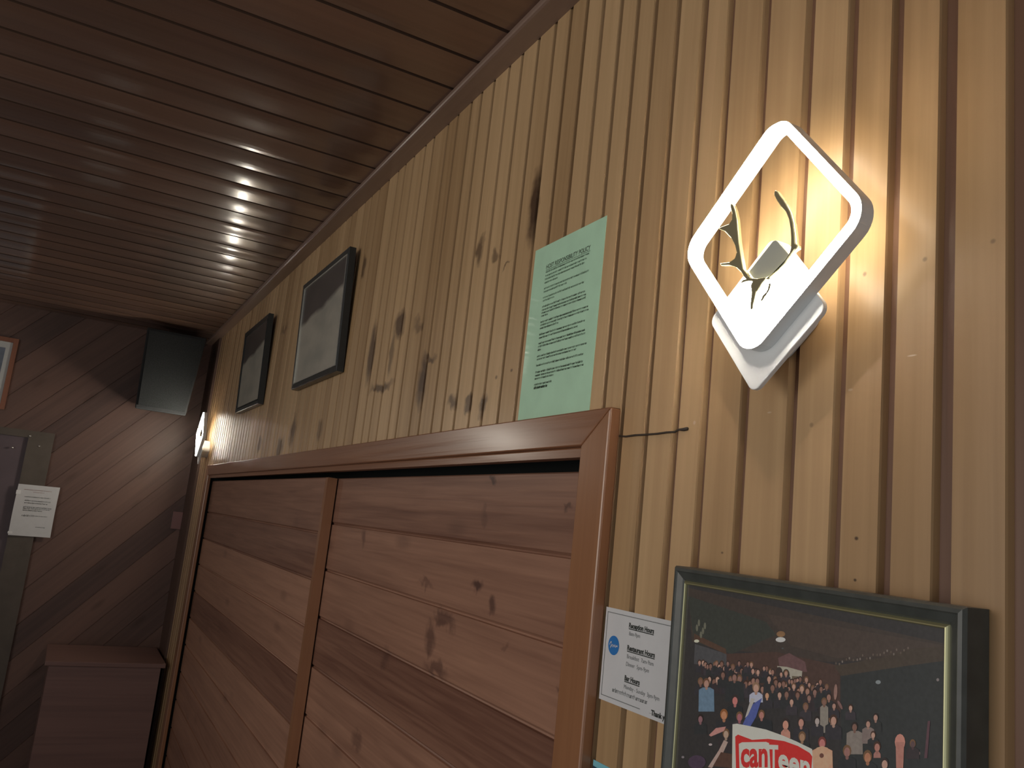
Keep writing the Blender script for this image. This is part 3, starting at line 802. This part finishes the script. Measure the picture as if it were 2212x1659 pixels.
for i in range(30):
    person(250 + i * 44 + r3.uniform(-12, 12), 800 + max(0, i - 12) * 9 + r3.uniform(-40, 60), r3.uniform(22, 28))
for (x_, y_, s_, kw) in [(1450, 870, 22, {}), (1215, 930, 26, {}), (1330, 960, 26, {}), (1075, 820, 24, {}), (930, 770, 26, {}), (635, 770, 28, {}), (585, 755, 30, dict(body=(44, 46, 47), bw=3.2, bh=8)),
        (470, 730, 26, {}), (305, 815, 33, dict(body=(88, 108, 126), hair=(92, 66, 52), bw=2.4, bh=8.5)), (965, 860, 28, {}), (910, 935, 26, dict(skin=(176, 130, 104))), (1035, 930, 26, {}), (1105, 925, 28, dict(bw=2.4)),
        (800, 860, 36, dict(body=(150, 152, 166), hair=(120, 96, 76), bw=1.9, bh=4)), (1155, 1000, 26, {}), (1295, 1050, 28, {}), (1480, 1000, 28, dict(body=(118, 112, 104), bw=1.5, bh=11)),
        (590, 985, 36, dict(skin=(164, 104, 100), body=(40, 42, 44), bh=7)), (480, 1130, 38, dict(skin=(158, 112, 84), hair=(120, 78, 46), body=(44, 44, 46), bh=6)), (635, 1150, 34, dict(skin=(140, 88, 96))), (855, 1130, 32, dict(skin=(150, 104, 96), body=(40, 42, 44), bw=3.4, bh=5)),
        (245, 1170, 30, dict(skin=(120, 88, 92))), (1410, 1190, 30, dict(skin=(150, 140, 136))), (1250, 1205, 36, dict(skin=(158, 116, 104))), (1095, 1225, 40, dict(skin=(168, 122, 106), body=(160, 116, 102), bw=1.2, bh=3.4)),
        (1260, 1350, 36, dict(skin=(140, 110, 88))), (1555, 1180, 30, {})]:
    person(x_, y_, s_, **kw)
poly([(755, 1030), (860, 960), (800, 1150), (740, 1250), (660, 1240)], pc(70, 80, 132)); poly([(750, 960), (690, 1160), (720, 1130), (790, 970)], pc(150, 146, 142))
for (x_, y_, s_, kw) in [(100, 1040, 24, {}), (265, 1060, 24, {}), (515, 1155, 28, dict(body=(45, 46, 46))), (95, 1185, 38, {}), (305, 1250, 32, dict(body=(112, 104, 98), bw=2.6, bh=8.5)), (440, 1220, 28, dict(body=(108, 96, 92), bh=7)),
        (490, 1330, 26, {}), (230, 1495, 42, dict(skin=(130, 94, 88))), (530, 1450, 36, dict(skin=(148, 104, 94), body=(140, 100, 92), bw=1, bh=3)), (435, 1550, 44, dict(skin=(150, 104, 80))), (605, 1620, 40, {}), (885, 1420, 30, dict(skin=(80, 62, 64)))]:
    person(x_, y_, s_, f=px2, **kw)
ell(115, 900, 18, 80, pc(128, 100, 92), px2, rot=.05); ell(160, 1030, 14, 50, pc(110, 84, 80), px2, rot=-.5)
ell(758, 1400, 52, 82, pc(166, 116, 104), px2); poly([(715, 1400), (800, 1400), (790, 1659), (720, 1659)], pc(150, 104, 94), px2)
poly([(1035, 1190), (1060, 1190), (1030, 1560), (1000, 1560)], pc(78, 56, 62), px2)
# foreground figures bending over at the left, furry bear at the right of the banner
person(500, 1320, 34, skin=(150, 128, 112)); poly([(330, 1330), (400, 1260), (500, 1245), (480, 1290), (350, 1345)], pc(160, 116, 110))
poly([(480, 1380), (520, 1400), (470, 1510), (360, 1659), (320, 1650), (430, 1480)], pc(150, 130, 122))
poly([(370, 1640), (450, 1500), (560, 1520), (560, 1659)], pc(74, 54, 46)); ell(210, 1600, 90, 70, pc(64, 52, 66)); ell(345, 1425, 18, 12, pc(150, 140, 140)); ell(70, 1550, 14, 12, pc(110, 104, 108))
person(1460, 1410, 40, skin=(160, 104, 100), hair=(96, 52, 48), body=(170, 130, 108), bw=2.7, bh=7)
ell(1460, 1560, 105, 120, pc(172, 136, 112)); ell(1455, 1535, 22, 24, pc(92, 60, 52))
# banner with its lettering
BW, BR = pc(176, 168, 160), pc(178, 44, 42)
poly([(565, 1222), (610, 1216), (760, 1245), (900, 1275), (1060, 1332), (1200, 1392), (1360, 1470), (1372, 1672), (560, 1672)], BW)
poly([(592, 1345), (620, 1325), (760, 1378), (920, 1368), (1080, 1390), (1220, 1440), (1335, 1508), (1362, 1545), (1352, 1672), (600, 1672)], BR)
poly([(628, 1418), (660, 1402), (900, 1398), (930, 1410), (945, 1672), (635, 1672)], BW)
def btext(s, x, y, size, width, slope, c, hk, bold):
    vs, fs = text_mesh(s, size, bold)
    x0 = min(v.x for v in vs); x1 = max(v.x for v in vs); k = width / (x1 - x0)
    LIFT[0] += 4; xx = XPH - LIFT[0] * 1.2e-6
    nv = []
    for v in vs:
        u = (v.x - x0) * k; p = px1(x + u, y + u * slope - v.y * hk)
        w = W(p[0], p[1], xx); z_ = max(w[2] - (w[1] - fy1) * tilt, lim[2]); nv.append(bm.verts.new(FP(xx, w[1], z_)))
    for f in fs:
        try: bm.faces.new([nv[i] for i in f]); ink.append(c)
        except ValueError: pass
btext('can', 648, 1642, 100, 268, .0, BR, 3.6, 3.2)
btext('T', 930, 1672, 100, 92, .05, BW, 3.5, 2.2)
btext('een', 1022, 1672, 100, 318, .28, BW, 3.3, 3.2)
ph = obj('photo_print', bm, M_PRINT, root, recalc=False)
at = ph.data.attributes.new('ink', 'FLOAT_COLOR', 'FACE')
for i, c in enumerate(ink):
    if i < len(at.data): at.data[i].color = c

# ------------------------------------------------------------------ two smaller frames further along the wall, hung leaning forward
def small_frame(y0, y1, z0, z1, lean, label, inner):
    t = thing('picture_frame', label, 'picture', P(1.0, (y0 + y1) / 2, z0), 'black frames with grey prints, high on the panelled wall')
    def Q(x, y, z):
        return P(x - lean * (z - z0) / (z1 - z0), y, z)
    def fr(bm, prof):
        loops = []
        for ins, x in prof:
            loops.append([bm.verts.new(Q(x, y, z)) for y, z in ((y0 + ins, z0 + ins), (y1 - ins, z0 + ins), (y1 - ins, z1 - ins), (y0 + ins, z1 - ins))])
        for a, b_ in zip(loops, loops[1:] + loops[:1]):
            for i in range(4):
                j = (i + 1) % 4; bm.faces.new((a[i], a[j], b_[j], b_[i]))
    bm = bmesh.new(); fr(bm, [(0, .996), (0, .966), (.004, .963), (.026, .965), (.030, .972), (.030, .99)]); obj('moulding', bm, M_BLACKF, t)
    bm = bmesh.new(); fr(bm, [(.0285, .9635), (.0345, .964), (.0345, .972), (.0285, .972)]); obj('silver_edge', bm, inner, t)
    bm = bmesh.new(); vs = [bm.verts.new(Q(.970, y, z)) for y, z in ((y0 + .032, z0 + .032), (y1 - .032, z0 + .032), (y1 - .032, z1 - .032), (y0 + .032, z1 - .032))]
    bm.faces.new(vs); o = obj('print', bm, M_REFLPRINT, t, recalc=False)
    for p in o.data.polygons:
        if p.normal.x > 0: p.flip()
    return t
small_frame(3.60, 4.44, .628, 1.205, .022, 'black framed print with painted grey reflection leaning out, nearer of two high on the panelled wall', M_SILVER)
small_frame(5.32, 6.12, .632, 1.215, .022, 'black framed print in shadow, between the nearer black frame and the far lamp', M_BLACKF)

# ------------------------------------------------------------------ things at the far end
# loudspeaker high in the corner
sp = thing('loudspeaker', 'black loudspeaker cabinet hung high in the far corner above the small lamp', 'loudspeaker', P(.66, 7.95, .70))
bm = bmesh.new()
f = [P(.395, 7.62, .70), P(.80, 7.62, .70), P(.86, 7.62, 1.40), P(.375, 7.62, 1.40)]
k = [P(.46, 8.08, .74), P(.80, 8.08, .74), P(.86, 8.08, 1.38), P(.43, 8.08, 1.38)]
vf = [bm.verts.new(p) for p in f]; vk = [bm.verts.new(p) for p in k]
bm.faces.new(vf); bm.faces.new(vk)
for i in range(4): bm.faces.new((vf[i], vf[(i+1) % 4], vk[(i+1) % 4], vk[i]))
obj('cabinet', bm, M_SPK, sp, bevel=.006)
bm = bmesh.new(); vs = [P(.415, 7.606, .73), P(.785, 7.606, .73), P(.842, 7.606, 1.375), P(.395, 7.606, 1.375)]
a = [bm.verts.new(p) for p in vs]; b_ = [bm.verts.new(p + Vector((0, .008, 0))) for p in vs]
bm.faces.new(a); bm.faces.new(b_)
for i in range(4): bm.faces.new((a[i], a[(i+1) % 4], b_[(i+1) % 4], b_[i]))
obj('grille', bm, M_GRILL, sp)
bm = bmesh.new(); box(bm, P(.60, 8.06, 1.0), P(.66, YB - .001, 1.12)); obj('bracket', bm, M_SPK, sp)

# white-matted picture at the left edge
pf = thing('picture_frame', 'red-brown framed picture with white mat, cut by the left edge', 'picture', P(-.85, YB, .60))
xr, zl, zh = -.565, .575, 1.185
bm = bmesh.new()
loops = []
for ins, y in ((0, YB - .003), (0, YB - .03), (.035, YB - .03), (.038, YB - .02), (.038, YB - .003)):
    loops.append([bm.verts.new(P(x, y, z)) for x, z in ((-1.15 + ins, zl + ins), (xr - ins, zl + ins), (xr - ins, zh - ins), (-1.15 + ins, zh - ins))])
for a, b_ in zip(loops, loops[1:] + loops[:1]):
    for i in range(4):
        j = (i + 1) % 4; bm.faces.new((a[i], a[j], b_[j], b_[i]))
obj('moulding', bm, M_REDF, pf)
bm = bmesh.new(); box(bm, P(-1.115, YB - .018, zl + .036), P(xr - .036, YB - .012, zh - .036)); obj('mat_board', bm, M_MAT, pf)
bm = bmesh.new(); box(bm, P(-1.06, YB - .0195, zl + .09), P(xr - .085, YB - .0175, zh - .09)); obj('print', bm, M_PICB, pf)

# small plate near the corner
bm = bmesh.new(); box(bm, P(.90, YB - .02, -.275), P(.99, YB - .001, -.12))
tag(obj('switch_plate', bm, M_PLATE, bevel=.002), 'small dull pink plate on the far wall beside the corner', 'switch plate')

# low cabinet in the far corner
cb = thing('low_cabinet', 'dark reddish low wooden cabinet in the far corner under the diagonal boards', 'cabinet', P(.42, 7.8, ZF))
bm = bmesh.new(); box(bm, P(.13, 7.44, ZF), P(.93, YB - .02, -1.345)); obj('body', bm, M_CAB, cb)
bm = bmesh.new(); box(bm, P(.10, 7.40, -1.345), P(.96, YB - .02, -1.31)); obj('top', bm, M_CAB, cb, bevel=.003)

# ------------------------------------------------------------------ light
world = bpy.data.worlds.new('room_ambience'); scene.world = world; world.use_nodes = True
bg = world.node_tree.nodes['Background']
bg.inputs['Color'].default_value = (0.93, 0.97, 1.0, 1)
# the room is brightest across from the panelled wall and dim behind the camera
wn, wl = world.node_tree.nodes, world.node_tree.links
tcw = wn.new('ShaderNodeTexCoord'); sxw = wn.new('ShaderNodeSeparateXYZ'); wl.new(tcw.outputs['Generated'], sxw.inputs[0])
mrw = wn.new('ShaderNodeMapRange'); mrw.inputs['From Min'].default_value = .1; mrw.inputs['From Max'].default_value = -.9
mrw.inputs['To Min'].default_value = .16; mrw.inputs['To Max'].default_value = .80
wl.new(sxw.outputs['X'], mrw.inputs['Value']); wl.new(mrw.outputs[0], bg.inputs['Strength'])
# soft light of the rest of the room, from the far side behind the camera
ld = bpy.data.lights.new('room_light', 'AREA'); ld.shape = 'DISK'; ld.size = 1.2; ld.energy = 15.0; ld.color = (1.0, .9, .78)
lo = link(bpy.data.objects.new('room_light', ld)); lo.location = (-2.2, 1.1, 2.0)
lo.rotation_euler = (Vector((.66, 2.3, 1.9)) - lo.location).to_track_quat('-Z', 'Y').to_euler()

ld = bpy.data.lights.new('far_wall_light', 'AREA'); ld.shape = 'DISK'; ld.size = .16; ld.energy = 2.5; ld.color = (1.0, .93, .8)
lo = link(bpy.data.objects.new('far_wall_light', ld)); lo.location = P(-2.2, YB - .08, 1.0)
lo.rotation_euler = (Vector((.3, -1, -.25))).to_track_quat('-Z', 'Y').to_euler()

# ------------------------------------------------------------------ camera
cam = bpy.data.cameras.new('camera'); cam.sensor_fit = 'HORIZONTAL'; cam.sensor_width = 36.0
cam.lens = FPX / 2212.0 * 36.0; cam.clip_start = .02; cam.clip_end = 100
co = link(bpy.data.objects.new('camera', cam))
m = Matrix(((R[0][0], -R[0][1], -R[0][2], 0), (R[1][0], -R[1][1], -R[1][2], 0), (R[2][0], -R[2][1], -R[2][2], EYE), (0, 0, 0, 1)))
co.matrix_world = m
scene.camera = co
vs = scene.view_settings
vs.view_transform = 'Standard'; vs.look = 'None'; vs.exposure = 0.0; vs.gamma = 1.0; vs.use_curve_mapping = False
